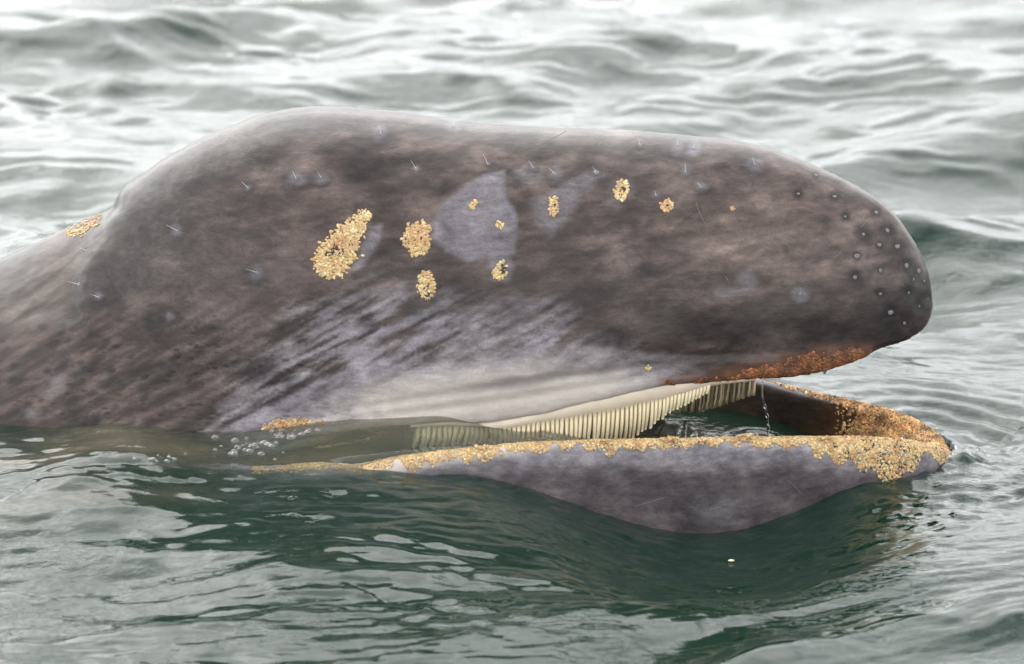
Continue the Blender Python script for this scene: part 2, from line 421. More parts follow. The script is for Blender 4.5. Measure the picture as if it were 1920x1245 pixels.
for pts in ([(560, 792), (700, 762), (850, 738), (1000, 716), (1150, 694), (1290, 678)], [(640, 790), (800, 770), (950, 750), (1080, 728), (1200, 708)], [(1080, 645), (1200, 660), (1320, 668), (1450, 662)]):
    gd, _g = line_sd(pts, qx, qy)
    BVd += BNm * (-.0035 * np.exp(-(gd / 8) ** 2))[:, None] * (1 - is_jaw)[:, None]
# gentle unevenness of the skin
BVd += BNm * (.004 * fbm(qx / 160 + 2, qy / 110, 2) + .0012 * fbm(qx / 34, qy / 30, 2))[:, None] * (1 - .5 * is_jaw)[:, None]
body_me.vertices.foreach_set('co', BVd.astype(np.float32).ravel())
body_me.polygons.foreach_set('use_smooth', np.ones(len(body_me.polygons), bool))
body_me.update()
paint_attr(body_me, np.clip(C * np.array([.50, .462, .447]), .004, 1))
float_attr(body_me, diag, 'diag')
SMO = np.clip(np.maximum(smooth(0, 70, qy - lip_top) * smooth(1380, 1150, qx) * smooth(560, 800, qx) * .75, smooth(330, 180, qx + .35 * (qy - 300)) * .5) * (1 - is_jaw), 0, 1)
float_attr(body_me, SMO, 'smoothness')

def skin_material():
    n = N('whale_skin')
    att = n('ShaderNodeAttribute', attribute_name='paint'); dg = n('ShaderNodeAttribute', attribute_name='diag')
    tc = n('ShaderNodeTexCoord')
    def streaks(deg, sx, sz, det):
        mp = n('ShaderNodeMapping', {'Vector': tc.outputs['Object'], 'Rotation': (0, R(deg), 0), 'Scale': (sx, 40, sz)})
        return n('ShaderNodeTexNoise', {'Vector': mp.outputs[0], 'Scale': 1.0, 'Detail': det, 'Roughness': .62}).outputs[0]
    a = streaks(7, 24, 105, 6); b = streaks(28, 26, 120, 6)
    m = n('ShaderNodeMix', {0: dg.outputs['Fac'], 2: a, 3: b}).outputs[0]
    fine = n('ShaderNodeTexNoise', {'Vector': tc.outputs['Object'], 'Scale': 260.0, 'Detail': 3.0}).outputs[0]
    def ramp(v, a_, b_, lo_, hi_):
        return n('ShaderNodeMapRange', {'Value': v, 'From Min': a_, 'From Max': b_, 'To Min': lo_, 'To Max': hi_}).outputs[0]
    def tex(deg, sc, det, rough, dist):
        mp = n('ShaderNodeMapping', {'Vector': tc.outputs['Object'], 'Rotation': (0, R(deg), 0), 'Scale': sc})
        return n('ShaderNodeTexNoise', {'Vector': mp.outputs[0], 'Scale': 1.0, 'Detail': det, 'Roughness': rough, 'Distortion': dist}).outputs[0]
    g = n.math('ADD', n.math('MULTIPLY', n.math('SUBTRACT', m, .5), 1.1), n.math('MULTIPLY', n.math('SUBTRACT', fine, .5), .5))
    g = n.math('ADD', g, 1.0)
    g = n.math('MULTIPLY', g, ramp(tex(12, (10, 16, 17), 12.0, .72, .7), .36, .64, .68, 1.34))     # smoky mottling
    g = n.math('MULTIPLY', g, ramp(tex(20, (26, 40, 60), 10.0, .72, .3), .34, .66, .74, 1.26))
    mv = n('ShaderNodeMapping', {'Vector': tc.outputs['Object'], 'Rotation': (0, R(29), 0), 'Scale': (38, 60, 100)})
    vo = n('ShaderNodeTexVoronoi', {'Vector': mv.outputs[0], 'Scale': 1.0, 'Randomness': 1.0}).outputs['Distance']
    patch = ramp(tex(0, (8, 8, 10), 2.0, .5, 0.0), .44, .56, 0.0, 1.0)
    fleck = n.math('MULTIPLY', n.math('MULTIPLY', ramp(vo, .20, .36, 1.0, 0.0), patch), ramp(dg.outputs['Fac'], 0.0, 1.0, .12, .85))
    mv2 = n('ShaderNodeMapping', {'Vector': tc.outputs['Object'], 'Scale': (170, 170, 230)})
    vo2 = n('ShaderNodeTexVoronoi', {'Vector': mv2.outputs[0], 'Scale': 1.0}).outputs['Distance']
    speck = n.math('MULTIPLY', n.math('MULTIPLY', ramp(vo2, .14, .26, 1.0, 0.0), ramp(tex(0, (14, 14, 18), 3.0, .5, 0.0), .54, .62, 0.0, 1.0)), .45)
    g = n.math('MULTIPLY', g, n.math('SUBTRACT', 1.0, n.math('MULTIPLY', fleck, .6)))
    g = n.math('MULTIPLY', g, n.math('SUBTRACT', 1.0, speck))
    sm = n('ShaderNodeAttribute', attribute_name='smoothness')
    g = n('ShaderNodeMix', {0: sm.outputs['Fac'], 2: g, 3: 1.0}).outputs[0]
    col = n('ShaderNodeVectorMath', {0: att.outputs['Color'], 1: g}, operation='MULTIPLY')
    m = n.math('ADD', m, n.math('MULTIPLY', tex(0, (60, 60, 90), 4.0, .6, .8), 1.2))
    bp = n('ShaderNodeBump', {'Strength': .30, 'Distance': .002, 'Height': n.math('ADD', m, n.math('MULTIPLY', fine, .5))})
    rough = n('ShaderNodeMapRange', {'Value': fine, 'To Min': .32, 'To Max': .52}).outputs[0]
    p = n('ShaderNodeBsdfPrincipled', {'Base Color': col.outputs[0], 'Roughness': rough, 'IOR': 1.4, 'Specular IOR Level': .22, 'Normal': bp.outputs[0], 'Coat Weight': .25, 'Coat Roughness': .09, 'Coat IOR': 1.33})
    n.surf(p.outputs[0]); return n.m
SKIN = skin_material()
whale = bpy.data.objects.new('gray_whale', None); COL.objects.link(whale)
tag(whale, 'grey mottled whale lifting its open-mouthed head out of the green water', 'whale')
body = link('body', body_me, SKIN, whale)
FACES = [tuple(p.vertices) for p in body_me.polygons]
BVH = BVHTree.FromPolygons([tuple(v) for v in BVd], FACES)
def hit(px, py):
    d = Vector(ray(px, py)).normalized()
    loc, nor, idx, dist = BVH.ray_cast(Vector(CAM), d)
    return loc, nor

# ---------------------------------------------------------------- water
gx = []
x = 0.0; st_ = .0055
while x < 400:
    gx.append(x)
    x += st_
    if x > 1.15: st_ *= 1.07
gx = np.array(sorted([-q for q in gx[1:]] + gx))
gy = [-1.55]; st_ = .0055
while gy[-1] < 400:
    y_ = gy[-1]
    st_ = .0055 if y_ < .5 else (.0055 + .0045 * min((y_ - .5) / 1.5, 1) if y_ < 4.2 else st_ * 1.07)
    gy.append(y_ + st_)
lo = []; y_ = -1.55; st_ = .0055
while y_ > -400:
    st_ *= 1.12; y_ -= st_; lo.append(y_)
gy = np.array(lo[::-1] + gy)
WX, WY = np.meshgrid(gx, gy)
print('water grid', WX.shape)
def gauss(x0, y0, sx, sy, deg=0):
    dx, dy = WX - x0, WY - y0
    c, s_ = math.cos(R(deg)), math.sin(R(deg))
    return np.exp(-((dx * c + dy * s_) / sx) ** 2 - ((-dx * s_ + dy * c) / sy) ** 2)
def crest(phi, sharp=1.6):
    s_ = (np.sin(phi) + 1) / 2
    return 2 * s_ ** sharp - 1
FAR = smooth(.15, 1.3, WY)
near_front = smooth(.2, -.3, WY)
w1 = fbm(WX * .55 + 3, WY * .55 - 1, 2); w2 = fbm(WX * .55 - 8, WY * .55 + 5, 2)
H = np.zeros_like(WX)
def train(deg, lam, amp, warp, seed, sharp=1.7, env=None):
    global H
    c, s_ = math.cos(R(deg)), math.sin(R(deg))
    ph = (WX * c + WY * s_) * 2 * math.pi / lam
    ph = ph + warp * (fbm(WX / lam * .45 + seed, WY / lam * .45 - seed, 3)) * 2 * math.pi
    a = amp * (.35 + 1.3 * np.clip(.5 + 1.1 * noise2(WX / lam * .38 - seed, WY / lam * .38 + 2 * seed), 0, 1))
    if env is not None: a = a * env
    H = H + a * crest(ph, sharp)
def polyline_d(pts):
    P = np.array(pts); d = np.full(WX.shape, 9.0); side = np.zeros(WX.shape)
    m = (np.abs(WX) < 2.5) & (WY > -2.2) & (WY < 1.5)
    x_, y_ = WX[m], WY[m]; dd = np.full(x_.shape, 9.0); sg = np.zeros(x_.shape)
    for a, b in zip(P[:-1], P[1:]):
        e = b - a; t = np.clip(((x_ - a[0]) * e[0] + (y_ - a[1]) * e[1]) / (e @ e), 0, 1)
        ex, ey = x_ - a[0] - e[0] * t, y_ - a[1] - e[1] * t
        q = np.hypot(ex, ey); c = np.sign(e[0] * ey - e[1] * ex)
        up = q < dd; dd = np.where(up, q, dd); sg = np.where(up, c, sg)
    d[m] = dd; side[m] = sg
    return d * np.where(side == 0, 1, side)                 # signed: positive beyond the line
RIDGE1 = [at_z(*p)[:2] for p in [(-200, 1215), (480, 1205), (960, 1195), (1250, 1155), (1500, 1098), (1700, 1062), (2000, 1020)]]
D1 = polyline_d(RIDGE1) + .016 * fbm(WX * 7, WY * 7, 3)
CALM = 1 - .62 * smooth(.01, -.04, D1) * smooth(-.45, .05, WX) * smooth(-2.2, -1.9, WY)
fade = 1 / (1 + np.maximum(np.hypot(WX, WY) - 12, 0) / 10)
train(66, 1.55, .062, .8, 1.3, 1.7, FAR * fade)
train(112, .85, .020, 1.0, 2.9, 1.6, FAR * fade)
train(48, .42, .0055, 1.1, 5.1, 1.7, (.12 + .88 * FAR) * fade * CALM)
train(128, .27, .0024, 1.2, 7.7, 1.6, (.2 + .8 * FAR) * fade * CALM)
train(85, .15, .0022, 1.3, 9.2, 1.5, (.35 + .65 * FAR) * fade * CALM)
train(80, .085, .0010, 1.6, 12.2, 1.3, (1 - .5 * FAR) * fade * CALM)
FRONT = smooth(.15, -.25, WY) * smooth(-2.1, -1.8, WY) * smooth(2.3, 1.9, np.abs(WX))
dw = D1 + .10 * fbm(WX * 1.3 + 5, WY * 1.3, 2)                 # long silky lines that run with the wake
H += FRONT * (.0120 * noise2(WX * 1.6 + 9, dw * 6.5) + .0048 * noise2(WX * 3.6 + 2, dw * 17) + .0036 * noise2(WX * 8 + 8, dw * 38 + 4) * np.clip(.6 + noise2(WX * 2 + 3, WY * 2), .1, 1.4) + .0017 * noise2(WX * 18, dw * 74) * np.clip(.4 + 1.3 * noise2(WX * 2.6 - 3, WY * 2.6), 0, 1.2))
rip_env = np.clip(.55 + .9 * noise2(WX * 2.2 + 40, WY * 2.2), .12, 1.3) * fade * CALM
DARKZ = 1 - .25 * gauss(.05, -.75, .55, .30)
H += .0036 * DARKZ * fbm(WX * 11 + 1.5 * w1, WY * 11, 2) * rip_env * (1 - .55 * FAR)
H += .0015 * fbm(WX * 24, WY * 28, 2) * rip_env * (1 - .5 * FAR)

# the level that the whale sets around itself: wave mound at the neck, trough beside the jaw, full mouth
CTRL = [(-200, 785, -.16), (-100, 785, -.17), (0, 783, -.18), (100, 783, -.20), (200, 783, -.23), (300, 783, -.25), (450, 880, -.44), (560, 886, -.45), (650, 886, -.45), (780, 884, -.44), (900, 893, -.43), (980, 905, -.43), (1050, 945, -.42),
        (1130, 985, -.41), (1200, 1012, -.40), (1280, 1028, -.385), (1350, 1032, -.37), (1420, 1026, -.36), (1480, 994, -.34), (1550, 940, -.30), (1650, 893, -.22), (1720, 876, -.15), (1770, 868, -.08), (1800, 864, .0), (1430, 706, .36), (1600, 742, .26), (1250, 700, .42)]
CP = np.array([at_y(*c) for c in CTRL])
loc_m = (np.abs(WX) < 2.2) & (WY > -2) & (WY < 1.6)
lx, ly = WX[loc_m], WY[loc_m]
nu = np.zeros(lx.shape); de = np.full(lx.shape, .22)
for c in CP:
    k = np.exp(-(((lx - c[0]) / .13) ** 2 + ((ly - c[1]) / np.where(ly < c[1], .30, .15)) ** 2))
    nu += k * c[2]; de += k
base = np.zeros_like(WX); base[loc_m] = nu / de
calm = np.zeros_like(WX); calm[loc_m] = np.clip((de - .22) / .6, 0, 1)
H = H * (1 - .45 * calm) + base + calm * .007 * fbm(WX * 9 + 3, WY * 9, 3)
# wake ridges that run past the jaw
H += .034 * np.where(D1 > 0, np.exp(-(D1 / .12) ** 2), np.exp(-(D1 / .15) ** 2)) * (.8 + .4 * noise2(WX * 2.2, WY * 2.2)) * smooth(-.9, -.2, WX)
for pts, amp, wn_, wf in [
                          ([(1300, 1300), (1480, 1240), (1700, 1192), (1920, 1148), (2100, 1110)], .030, .10, .075),
                          ([(-100, 1100), (250, 1085), (480, 1105), (620, 1135)], .012, .10, .05),
                          ([(100, 985), (280, 935), (450, 925), (600, 950)], .014, .08, .05)]:
    L = [at_z(*p)[:2] for p in pts]
    d = polyline_d(L) + .016 * fbm(WX * 7, WY * 7, 3)
    H += amp * np.where(d > 0, np.exp(-(d / wf) ** 2), np.exp(-(d / wn_) ** 2)) * (.75 + .5 * noise2(WX * 3, WY * 3))
# small rings that follow the jaw tip
dt = np.hypot(WX - .80, (WY + .02) * .85)
H += .0028 * np.sin(dt * 2 * math.pi / .055 + 2 * fbm(WX * 5, WY * 5, 2)) * np.exp(-((dt - .22) / .16) ** 2) * smooth(.55, .8, WX)
H += .014 * np.exp(-((dt - .05) / .04) ** 2) * (1 + .8 * fbm(WX * 30, WY * 30, 2))
wash = gauss(.72, -.42, .26, .17, 18) + .8 * gauss(.90, -.05, .14, .22)
H += wash * (.0080 * fbm(WX * 19, WY * 17, 2) + .0042 * fbm(WX * 40, WY * 34, 2))
flow = gauss(-.75, -.42, .45, .16, -8)
H += flow * (.0075 * fbm(WX * 7 + 2 * w1, WY * 24, 3) + .0018 * fbm(WX * 26, WY * 60, 2))
# the mouth: water held inside the lip
ins_d = np.where((WX > XB) & (WX < XT), np.minimum(WY - nY(WX), fY(WX) - WY), -1)
lvl = np.interp(WX, [XB, -.55, -.35, -.1, .06, .13, .22, .3, .5, .58, .66, .8], [.03, .066, .084, .099, .097, .08, .02, -.015, -.030, -.05, -.08, -.12])
sub = smooth(-.36, -.24, WX)                                  # left of this the lip lies under water
m_in = smooth(.008, .024, ins_d) * sub + smooth(-.05, .03, ins_d) * (1 - sub) * smooth(XB - .02, XB + .35, WX)
rip = .0018 * fbm(WX * 22, WY * 20, 3) + .0035 * fbm(WX * 8, WY * 8, 2)
rip += .0024 * np.sin(np.hypot(WX - .48, WY - .12) * 2 * math.pi / .028) * np.exp(-(np.hypot(WX - .48, WY - .12) / .10) ** 2)
lvl = lvl + .034 * smooth(.0, .15, ins_d) * smooth(.02, -.14, WX) * smooth(.55, .3, ins_d)
H = H * (1 - m_in) + (lvl + rip) * m_in

mn = fbm(WX * 5, WY * 9, 4)
MURK = m_in * smooth(.30, .06, WX + .06 * mn) * (.55 + .5 * mn) * .8
for (px_, py_, sx_, sy_, k_) in [(200, 880, .30, .12, .85), (60, 900, .25, .10, .8), (400, 860, .22, .10, .55), (120, 960, .25, .05, .4), (100, 830, .30, .10, .6), (320, 835, .22, .10, .6)]:
    c_ = at_z(px_, py_, .05); MURK = np.maximum(MURK, gauss(c_[0], c_[1], sx_, sy_, 12) * k_ * np.clip(.55 + 1.1 * mn, 0, 1))
ny_, nx_ = WX.shape
Vw = np.stack([WX.ravel(), WY.ravel(), H.ravel()], -1)
i0 = (np.arange(ny_ - 1)[:, None] * nx_ + np.arange(nx_ - 1)[None, :]).ravel()
Fw = np.stack([i0, i0 + 1, i0 + nx_ + 1, i0 + nx_], -1)
ring = np.concatenate([np.arange(nx_), np.arange(1, ny_) * nx_ + nx_ - 1, (ny_ - 1) * nx_ + np.arange(nx_ - 2, -1, -1), np.arange(ny_ - 2, 0, -1) * nx_])
low = Vw[ring].copy(); low[:, 2] = -6.0
nb = len(Vw); nr = len(ring); idx = np.arange(nr); nxt = (idx + 1) % nr
Vw = np.concatenate([Vw, low])
Fs = np.stack([ring[nxt], ring[idx], nb + idx, nb + nxt], -1)
wme = fast_mesh('water', Vw, np.concatenate([Fw, Fs]), ngon=(nb + idx)[::-1])
def water_material():
    n = N('sea_water')
    tc = n('ShaderNodeTexCoord')
    mp = n('ShaderNodeMapping', {'Vector': tc.outputs['Object'], 'Scale': (52, 78, 0)})
    t1 = n('ShaderNodeTexNoise', {'Vector': mp.outputs[0], 'Scale': 1.0, 'Detail': 3.0, 'Roughness': .5, 'Distortion': .6}).outputs[0]
    t2 = n('ShaderNodeTexNoise', {'Vector': tc.outputs['Object'], 'Scale': 3.2, 'Detail': 3.0}).outputs[0]
    pt = n('ShaderNodeMapRange', {'Value': t2, 'From Min': .40, 'From Max': .62, 'To Min': .06, 'To Max': .8}).outputs[0]   # ruffled and slick patches
    bp = n('ShaderNodeBump', {'Strength': .75, 'Distance': .0042, 'Height': n.math('MULTIPLY', t1, pt)})
    fr = n('ShaderNodeFresnel', {'IOR': 1.333, 'Normal': bp.outputs[0]})
    rf = n('ShaderNodeBsdfRefraction', {'Color': (1, 1, 1, 1), 'Roughness': 0.0, 'IOR': 1.333, 'Normal': bp.outputs[0]})
    gl = n('ShaderNodeBsdfGlossy', {'Color': (1, 1, 1, 1), 'Roughness': 0.03, 'Normal': bp.outputs[0]})
    mk = n('ShaderNodeAttribute', attribute_name='murk')
    sc_ = n('ShaderNodeMix', {0: mk.outputs['Fac'], 6: (.0034, .0165, .0106, 1), 7: (.110, .092, .066, 1)}, data_type='RGBA')
    silt = n('ShaderNodeBsdfDiffuse', {'Color': sc_.outputs[2]})           # light scattered back by the cloudy water
    under = n('ShaderNodeAddShader', {0: rf.outputs[0], 1: silt.outputs[0]})
    mx = n('ShaderNodeMixShader', {0: fr.outputs[0], 1: under.outputs[0], 2: gl.outputs[0]})
    n.surf(mx.outputs[0])
    va = n('ShaderNodeVolumeAbsorption', {'Color': (.10, .42, .30, 1), 'Density': 1.3})
    n.surf(va.outputs[0], 'Volume')
    return n.m
WATER = water_material()
murk = np.zeros(len(Vw)); murk[:WX.size] = MURK.ravel(); float_attr(wme, murk, 'murk')
water = link('water', wme, WATER)
water['kind'] = 'structure'

# ---------------------------------------------------------------- whale lice
def n1(x_, y_):                    # a quick uneven wave for single points
    return math.sin(x_ * 1.7 + 1.3 * math.sin(y_ * 1.1)) * math.sin(y_ * 1.3 + 2 * math.sin(x_ * .7))
def louse_template(seed):
    r = np.random.default_rng(seed); V = []; F = []
    k = 6; xs = np.linspace(-.85, .85, 6)
    ws = [.22, .52, .62, .58, .46, .16]
    for i, (x_, w) in enumerate(zip(xs, ws)):
        w *= r.uniform(.85, 1.15)
        for j in range(k):
            a = 2 * math.pi * j / k
            V.append((x_, w * math.cos(a), .08 + .50 * w * math.sin(a)))
    for i in range(5):
        for j in range(k):
            a, b = i * k + j, i * k + (j + 1) % k
            F += [(a, b, b + k), (a, b + k, a + k)]
    for sgn in (-1, 1):                        # claw-like legs
        for x_ in (-.55, -.1, .35, .7):
            b = len(V); y0 = .42; l = r.uniform(.15, .36)
            V += [(x_ - .1, sgn * y0, .15), (x_ + .1, sgn * y0, .15), (x_ + r.uniform(-.25, .05), sgn * (y0 + l), .02 + r.uniform(0, .25))]
            F.append((b, b + 1, b + 2))
    return np.array(V), np.array(F)
LT = [louse_template(i) for i in range(4)]
def louse_material():
    n = N('whale_louse')
    att = n('ShaderNodeAttribute', attribute_name='paint')
    p = n('ShaderNodeBsdfPrincipled', {'Base Color': att.outputs['Color'], 'Roughness': .55})
    n.surf(p.outputs[0]); return n.m
LOUSE = louse_material()
YEL = [rgb(c) for c in [(236, 208, 150), (226, 188, 124), (240, 220, 170), (216, 172, 110), (230, 186, 130), (212, 192, 138)]]
ORA = [rgb(c) for c in [(214, 160, 108), (200, 138, 90), (222, 178, 128), (190, 124, 76), (226, 190, 142)]]
RUST = [rgb(c) for c in [(158, 88, 42), (140, 76, 38), (176, 106, 52), (122, 70, 40), (186, 128, 66)]]
def colony(name, spots, size, pal, label, cat, spread=(.5, 1.4), lift=.08, k=.66, upright=0.0, group=None):
    """spots: list of (point, normal, tone) on the whale; one louse each, all one clinging colony"""
    Vs, Fs_, Cs = [], [], []; off = 0
    for P, nrm, tone in spots:
        V, F = LT[rng.integers(4)]
        nrm = np.array(nrm); t = rng.normal(size=3); t -= nrm * (t @ nrm); t /= np.linalg.norm(t)
        if upright > 0:
            t = t * (1 - upright) + (nrm * .8 + np.array([0, 0, .4])) * upright * rng.uniform(.3, 1); t /= np.linalg.norm(t)
        n2 = nrm - t * (nrm @ t); n2 /= np.linalg.norm(n2) + 1e-9
        b = np.cross(n2, t); sc = size * rng.uniform(*spread)
        M = np.stack([t, b, n2], 0)
        Vs.append((V * sc) @ M + np.array(P) + nrm * sc * lift * rng.uniform(-.4, 1))
        Fs_.append(F + off); off += len(V)
        if tone < 0: c = rgb((60, 55, 48)) * rng.uniform(.6, 1.2)
        else:
            c = pal[rng.integers(len(pal))] * rng.uniform(.7, 1.15)
            pv_ = n1(P[0] * 60., P[2] * 60. + P[1] * 50.)
            c = c * (1 - .45 * max(0, pv_)) + np.array([.42, .20, .12]) * .45 * max(0, pv_) if pal is YEL else c * (1 + .5 * pv_)
            if tone > 0: c = c * (1 - tone) + ORA[rng.integers(len(ORA))] * tone
        cc = np.tile(c * k, (len(V), 1)); cc[36:] *= .8
        cc[:36] *= np.repeat(rng.uniform(.86, 1.1, 6), 6)[:, None]
        Cs.append(cc)
    me = fast_mesh(name, np.concatenate(Vs), np.concatenate(Fs_), smooth_shade=True)
    paint_attr(me, np.clip(np.concatenate(Cs), 0, 1))
    o = link(name, me, LOUSE)
    return tag(o, label, cat, group)
def circle_spots(circles, pitch, dark=None, orange=None):
    out = []
    xs = [c[0] for c in circles]; ys = [c[1] for c in circles]; rr = max(c[2] for c in circles)
    x0, x1, y0, y1 = min(xs) - rr, max(xs) + rr, min(ys) - rr, max(ys) + rr
    for gy_ in np.arange(y0, y1, pitch):
        for gx_ in np.arange(x0, x1, pitch):
            px, py = gx_ + rng.uniform(-.5, .5) * pitch, gy_ + rng.uniform(-.5, .5) * pitch
            wv = 1 + .14 * n1(px / 4.5, py / 4.5)
            if not any(math.hypot(px - c[0], py - c[1]) < c[2] * wv * rng.uniform(.8, 1.1) for c in circles): continue
            tone = 0.0
            if orange:
                d = min(math.hypot(px - o[0], py - o[1]) / o[2] for o in orange)
                tone = max(0, 1 - d) * .9
            if dark and any(math.hypot(px - o[0], py - o[1]) < o[2] for o in dark) and rng.random() < .5: tone = -1
            loc, nor = hit(px, py)
            if loc is None: continue
            out.append((np.array(loc), np.array(nor), tone))
    return out
LG = None
PATCHES = [
    ('pear-shaped yellow colony of whale lice, the largest on the upper jaw', [(620, 490, 33), (638, 468, 35), (655, 442, 24), (672, 420, 17), (683, 405, 13)], [(618, 476, 11), (638, 470, 9), (628, 462, 6)], [(632, 455, 22)]),
    ('round orange-tinged colony of whale lice touching the big pale scar', [(782, 442, 25), (785, 458, 22), (765, 452, 13), (796, 430, 13), (776, 472, 9)], [(786, 446, 5)], [(786, 440, 30)]),
    ('oval yellow colony of whale lice below the round orange-tinged one', [(799, 520, 13), (800, 537, 17), (801, 550, 11)], [(800, 538, 8), (802, 550, 5)], None),
    ('small yellow whale lice colony in a whitish scar under the big pale one', [(936, 512, 13), (942, 500, 9)], [(942, 500, 6), (944, 508, 4)], None),
    ('narrow yellow whale lice colony at the end of a curved pale scar', [(1038, 377, 8), (1039, 390, 10), (1037, 399, 7)], [(1039, 386, 4)], None),
    ('oval yellow whale lice colony with dark centre high on the upper jaw', [(1167, 349, 13), (1163, 364, 13)], [(1166, 357, 7)], None),
    ('small round pale orange whale lice colony nearest the snout', [(1251, 386, 12)], [(1251, 386, 3)], [(1251, 386, 14)]),
    ('tiny yellow whale lice cluster inside the edge of the big pale scar', [(937, 422, 7)], None, None),
    ('tiny cream whale lice cluster by a pit in the big pale scar', [(885, 387, 6), (889, 381, 5)], None, None),
    ('tiny olive whale lice cluster alone between scars and snout bristles', [(1373, 391, 5)], [(1375, 388, 3)], None),
    ('yellow whale lice colony behind the blowhole bump on the back', [(134, 436, 10), (152, 428, 15), (172, 414, 13), (182, 408, 8)], None, [(172, 414, 14)]),
    ('pale yellow fleck of whale lice on the upper lip above the gum', [(1216, 690, 5)], None, None),
    ('orange whale lice colony at the waterline near the mouth corner', [(498, 803, 7), (512, 800, 9), (525, 797, 11), (540, 797, 10), (555, 795, 12), (570, 796, 11), (585, 797, 9), (600, 797, 9), (612, 799, 6), (624, 800, 4)], None, [(540, 797, 40)]),
]
for lab, cir, dk, og in PATCHES:
    big_ = max(c[2] for c in cir)
    colony('whale_lice_colony', circle_spots(cir, 3.1 if big_ > 12 else 2.7, dk, og), .0035 if big_ > 12 else .0030, YEL, lab, 'whale lice')

# along the rim of the lower jaw
rim = []
def cast_down(x_, y_, z0=.16):
    loc, nor, i, d = BVH.ray_cast(Vector((x_, y_, z0)), Vector((0, 0, -1)))
    return loc, nor
xs_r = rng.uniform(-.46, XT - .004, 10000)
for x_ in xs_r:
    px = PXX(x_); t = float(LIPT(px)); ny0 = float(nY(x_))
    wide = .3 + 1.0 * smooth(.42, .62, x_)
    y_ = ny0 + rng.uniform(-.010, t * .9 * (1 + wide * .5))
    if x_ < .5 and n1(x_ * 48., y_ * 60.) < -.45: continue
    loc, nor = cast_down(x_, y_)
    if loc is None or loc.z > .14 or loc.z < float(nZ(x_)) - .014: continue
    rim.append((np.array(loc), np.array(nor), rng.uniform(0, .5) if rng.random() < .35 else 0))
edge_w = smooth_curve([(500, 8), (700, 11), (900, 12), (1200, 11), (1400, 11), (1500, 16), (1570, 28), (1610, 48), (1660, 56), (1700, 48), (1730, 30), (1760, 26), (1785, 20)])
for i in range(7500):
    px = rng.uniform(560, 1786) if i % 3 else rng.uniform(1520, 1786)
    x_ = (px - 960) * PXM
    base_py = float(np.interp(px, [p[0] for p in NRIM], [p[1] for p in NRIM]))
    py = base_py - 6 + rng.uniform(0, 1) ** 1.5 * 1.45 * max(2, float(edge_w(px)) - 3 + 5 * math.sin(px * .05) + 12 * n1(px / 18., .5))
    loc, nor = hit(px, py)
    if loc is None or loc.z > .14 or loc.y > 0.1: continue
    dk = -1 if (px > 1560 and rng.random() < .22 * (math.sin(px * .09) * math.sin(py * .13) > .1)) else (rng.uniform(0, .5) if rng.random() < .3 else 0)
    rim.append((np.array(loc), np.array(nor), dk))
for (tx_, ty_, n_t, sp_, dk_) in [(1396, 817, 70, 9, 0), (1255, 822, 60, 9, .8), (1130, 826, 40, 8, .3), (1545, 820, 50, 10, .2), (1320, 822, 40, 8, .6), (905, 838, 40, 8, 0)]:
    for i in range(n_t):                                         # tufts that stand up from the crust
        loc, nor = hit(tx_ + rng.normal() * sp_, ty_ + 5 + abs(rng.normal()) * 3)
        if loc is None or loc.z > .14 or loc.y > 0: continue
        rim.append((np.array(loc) + np.array([0, 0, rng.uniform(0, .009)]), np.array(nor), dk_ * rng.random()))
colony('whale_lice_colony', rim, .0031, YEL, 'long pale yellow crust of whale lice along the rim of the lower jaw', 'whale lice', upright=.25)
front = []
for i in range(22000):                                            # far rim and the front of the hollow
    x_ = rng.uniform(.50, XT - .01)
    lo_, hi_ = float(nY(x_)) + float(LIPT(PXX(x_))), float(fY(x_)) + .004
    y_ = rng.uniform(lo_, hi_)
    edge = hi_ - y_
    if edge > .024 + .010 * math.sin(x_ * 60) + 2.2 * max(0, x_ - .63 + .02 * math.sin(y_ * 45)): continue
    loc, nor = cast_down(x_, y_)
    if loc is None or loc.z > .1 or loc.z < -.12: continue
    front.append((np.array(loc), np.array(nor), -1 if rng.random() < .06 else 0))
fpoly = [(1500, 722), (1600, 744), (1690, 768), (1740, 794), (1772, 824), (1700, 828), (1592, 824), (1586, 806), (1606, 778), (1580, 758), (1500, 734)]
for i in range(9000):
    px, py = rng.uniform(1500, 1775), rng.uniform(720, 828)
    if poly_sd(fpoly, np.array([px]), np.array([py]))[0] > 5 * n1(px / 9., py / 9.): continue
    loc, nor = hit(px, py)
    if loc is None or loc.z > .1: continue
    front.append((np.array(loc), np.array(nor), -1 if rng.random() < .04 else 0))
colony('whale_lice_colony', front, .0034, ORA + YEL[1:5], 'shaggy orange mat of whale lice filling the front of the lower jaw', 'whale lice', upright=.7, k=.85)
rust = []
for i in range(6500):
    px = rng.uniform(1250, 1632)
    t_ = np.interp(px, [1250, 1300, 1400, 1480, 1540, 1600, 1632], [715, 711, 690, 669, 653, 649, 649])
    b_ = np.interp(px, [1250, 1300, 1400, 1480, 1540, 1600, 1632], [719, 725, 722, 712, 704, 690, 655])
    py = t_ + 7 + 4 * math.sin(px * .07) + 7 * n1(px / 11., 3.3) + (b_ - t_ - 7) * rng.uniform(0, 1) ** .75
    loc, nor = hit(px, py)
    if loc is None or loc.y > .0 or loc.z < .12: continue
    rust.append((np.array(loc), np.array(nor), 0))
colony('whale_lice_colony', rust, .0031, RUST, 'rust-brown crust of whale lice under the snout edge of the upper jaw', 'whale lice', upright=.3, k=.46)

